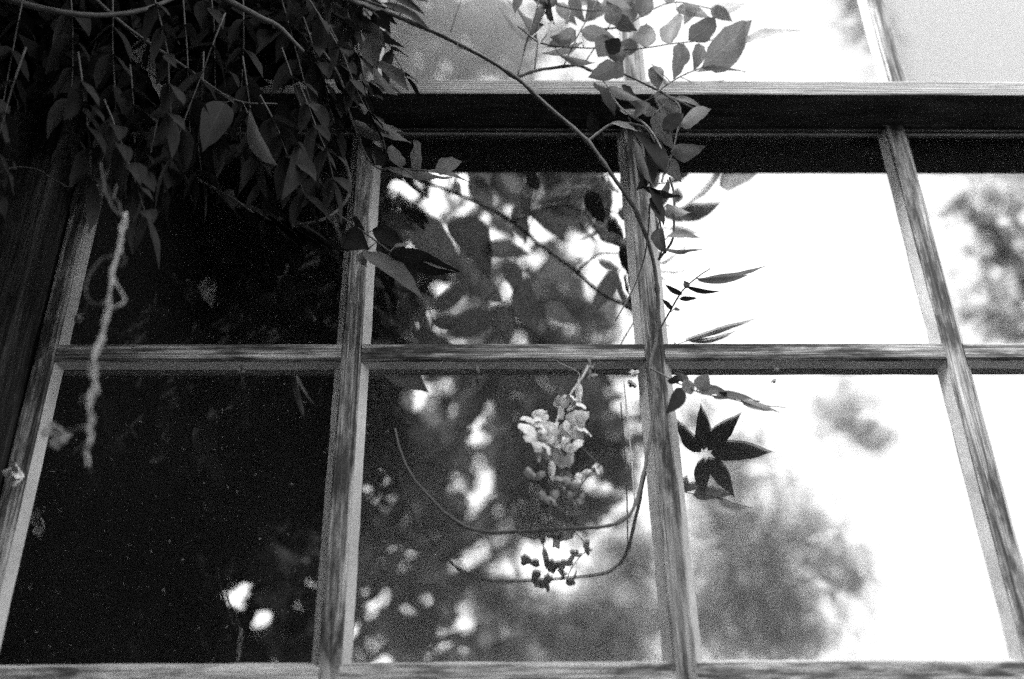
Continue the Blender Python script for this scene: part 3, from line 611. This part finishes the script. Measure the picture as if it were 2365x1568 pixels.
# shoots hanging from the eaves above the picture, seen in the middle pane as a reflection
over = empty('overhanging_shoot', 'broad wisteria leaves hanging from above, mirrored dark in the middle pane', 'wisteria', (0, 0, 0), 'wisteria shoots round the window')
o1 = tube('stem', [V(900, 330, .42), V(1080, 380, .4), V(1250, 390, .38), V(1420, 380, .36), V(1560, 330, .4)], .004, .002, STEM, over)
o2 = tube('stem', [V(1250, 390, .38), V(1230, 500, .37), V(1180, 620, .36), V(1100, 720, .36)], .002, .001, STEM, over)
for b, t, w_ in [((1095, 405), (1140, 500), 70), ((1195, 470), (1210, 562), 58), ((1250, 395), (1300, 552), 150), ((1330, 400), (1400, 556), 120), ((1380, 420), (1405, 500), 60), ((1160, 380), (1200, 470), 110), ((1080, 380), (1160, 440), 70), ((1290, 380), (1290, 470), 110), ((1050, 420), (1065, 445), 30),
                 ((960, 500), (1060, 600), 110), ((1040, 500), (1130, 640), 110), ((1110, 575), (1225, 590), 60), ((1170, 600), (1190, 680), 60), ((1110, 640), (1165, 700), 60), ((1245, 640), (1340, 610), 70), ((1260, 700), (1330, 750), 60), ((1428, 625), (1366, 728), 60),
                 ((1000, 705), (1090, 640), 60), ((1030, 770), (1180, 730), 90), ((1200, 640), (1240, 770), 80), ((1150, 700), (1180, 800), 70), ((1320, 400), (1340, 440), 40)]:
    leaf(o1 if t[1] < 600 else o2, b, t, w_, LEAF, off=.36+random.uniform(-.05, .06), mir=True)

# twisted dry vine hanging at the left
dry = empty('dry_vine', 'pale twisted dry vine hanging in front of the dark left panes', 'vine', (0, 0, 0))
dp = [(290, 495), (278, 540), (270, 590), (260, 625), (250, 690), (243, 740), (234, 780), (222, 810), (214, 850), (216, 880), (219, 900), (205, 925), (210, 965), (205, 992), (212, 1010), (202, 1035), (200, 1076)]
ptube('stem', [(x, y, .48) for x, y in dp], .0014, .0012, STEM_L, dry, jit=.0030, knots=1.6, n=7, seed=4)
ptube('stem', [(x+6*math.sin(i*1.7), y, .483) for i, (x, y) in enumerate(dp[:16])], .0012, .0012, STEM_L, dry, jit=.003, seed=5)
ptube('stem', [(x-6*math.cos(i*1.5), y, .478) for i, (x, y) in enumerate(dp[:13])], .0011, .0011, STEM_L, dry, jit=.004, seed=6)
ptube('tendril', [(262, 590, .48), (232, 600, .48), (205, 640, .48), (197, 670, .48), (208, 696, .48), (228, 702, .48), (248, 690, .48)], .0009, .0009, STEM, dry, jit=.001)
ptube('tendril', [(262, 640, .48), (275, 668, .48), (288, 690, .48), (276, 706, .48), (250, 712, .48)], .0013, .0016, STEM_L, dry, jit=.001)
ptube('tendril', [(250, 600, .48), (262, 586, .48), (282, 588, .48), (289, 602, .48), (280, 614, .48), (262, 612, .48)], .0007, .0007, STEM, dry)
ptube('tendril', [(278, 500, .48), (255, 470, .48), (240, 430, .455), (232, 380, .46)], .0015, .001, STEM, dry, jit=.002)
ptube('tendril', [(282, 500, .48), (275, 470, .48), (262, 455, .455), (270, 430, .455)], .0012, .001, STEM, dry, jit=.002)
ptube('tendril', [(203, 985, .48), (180, 988, .48), (150, 993, .36)], .0007, .0006, STEM_L, dry)
ptube('tendril', [(216, 880, .48), (224, 870, .48), (222, 858, .48)], .0007, .0005, STEM_L, dry, jit=.001)
ptube('tendril', [(205, 925, .48), (198, 915, .48), (190, 920, .48), (186, 934, .48)], .0007, .0004, STEM_L, dry, jit=.001)
ptube('tendril', [(214, 835, .48), (204, 840, .48), (206, 852, .48)], .0007, .0005, STEM_L, dry, jit=.001)
ptube('tendril', [(0, 400, .12), (40, 385, .12), (90, 395, .12), (130, 420, .12), (165, 430, .12), (180, 390, .12)], .0011, .0009, STEM, dry, jit=.002)

# ---------------------------------------------------------------- flowers
def petals(parent, c, off, r, n, m, seed, name='petal', mir=False):
    """cupped petals round a point"""
    rg2 = random.Random(seed); C0 = (V if mir else P)(c[0], c[1], off); s = r/FPX*2.15
    for k in range(n):
        d = Vector((rg2.uniform(-1, 1), rg2.uniform(-.7, .7), rg2.uniform(-1, .8))).normalized()
        up_ = Vector((rg2.uniform(-1, 1), rg2.uniform(-1.4, -.2), rg2.uniform(-1, 1))).normalized()
        vs, fs, uv = leaf_geo(C0-d*s*.1, C0+d*s, s*rg2.uniform(.85, 1.15), up_, curl=.7, fold=-.55, wave=.25, seed=seed*13+k, nu=6, rnd=True)
        mesh(name, vs, fs, m, parent, True, uv)
rac = empty('flower_raceme', 'fading wisteria flower cluster hanging below the middle glazing bar', 'flower', (0, 0, 0))
ptube('stem', [(1362, 838, .05), (1345, 870, .06), (1320, 905, .07), (1295, 945, .08), (1283, 985, .09), (1285, 1030, .09)], .0022, .0012, STEM_L, rac)
for x, y, r, n, o_ in [(1240, 995, 30, 4, .09), (1238, 975, 22, 3, .09), (1258, 950, 20, 3, .08), (1290, 1035, 28, 4, .09), (1312, 1040, 24, 3, .09), (1310, 970, 26, 3, .08), (1335, 985, 24, 3, .085), (1300, 940, 18, 3, .08), (1328, 928, 18, 3, .08), (1275, 1000, 20, 3, .09), (1262, 1025, 20, 2, .09)]:
    petals(rac, (x, y), o_, r*1.35, n+1, PETAL, x)
for x, y, r in [(1222, 1300, 26), (1232, 1335, 22), (1280, 1300, 24), (1262, 1345, 22), (1290, 1243, 20), (1300, 1330, 18)]:
    petals(rac, (x, y), .09, r*.85, 3, DRY, x, mir=True)
for x, y in [(1270, 1085), (1240, 1045), (1335, 905)]:
    leaf(rac, (x-2, y-22), (x+4, y+24), 20, PETAL, off=.09, name='bud', fold=-.4)
    ptube('flower_stalk', [(x-2, y-22, .09), (x, y-45, .088), (1285, min(y-70, 1010), .086)], .0007, .0006, STEM_L, rac)
for x, y in [(1345, 1095), (1375, 1075), (1322, 1118), (1340, 1150)]:
    petals(rac, (x, y), .085, 18, 3, DRY if y > 1140 else PETAL, x+y)
ptube('flower_stalk', [(1385, 1075, .085), (1355, 1100, .085), (1330, 1140, .085), (1336, 1165, .085)], .0009, .0007, STEM, rac)
ptube('flower_stalk', [(1310, 1000, .085), (1350, 1040, .085), (1385, 1075, .085)], .0008, .0008, STEM, rac)
def dried(label, c, off, r, n, seed, m=DRY, extra=None):
    d_ = empty('dried_flower', label, 'dried flower', (0, 0, 0), 'dried blossoms caught on the frame')
    petals(d_, c, off, r, n, m, seed); petals(d_, (c[0]+r*.3, c[1]+r*.7), off, r*.8, max(2, n-1), m, seed+5); return d_
dried('pale dried blossom hanging on the left jamb near the picture edge', (36, 1085), .04, 26, 5, 3, PETAL)
dried('dried blossom caught on a tendril beside the left jamb', (128, 992), .34, 24, 5, 4)
dried('small dark dried blossom on the left jamb above the glazing bar', (178, 728), .02, 16, 4, 6)
dried('tiny dried blossom stuck under the left glazing bar', (557, 853), -.008, 8, 3, 7)
dried('tiny dried blossom under the middle glazing bar left of the raceme', (1103, 848), -.006, 9, 3, 8)
dried('dried blossom in the corner under the middle glazing bar by the third upright', (1464, 855), -.006, 12, 3, 9, PETAL)
dried('tiny dried blossom under the right glazing bar', (1790, 852), -.008, 8, 3, 10)
dried('crumpled dried blossom at the top of the raceme stalk', (1362, 850), .05, 18, 4, 11)
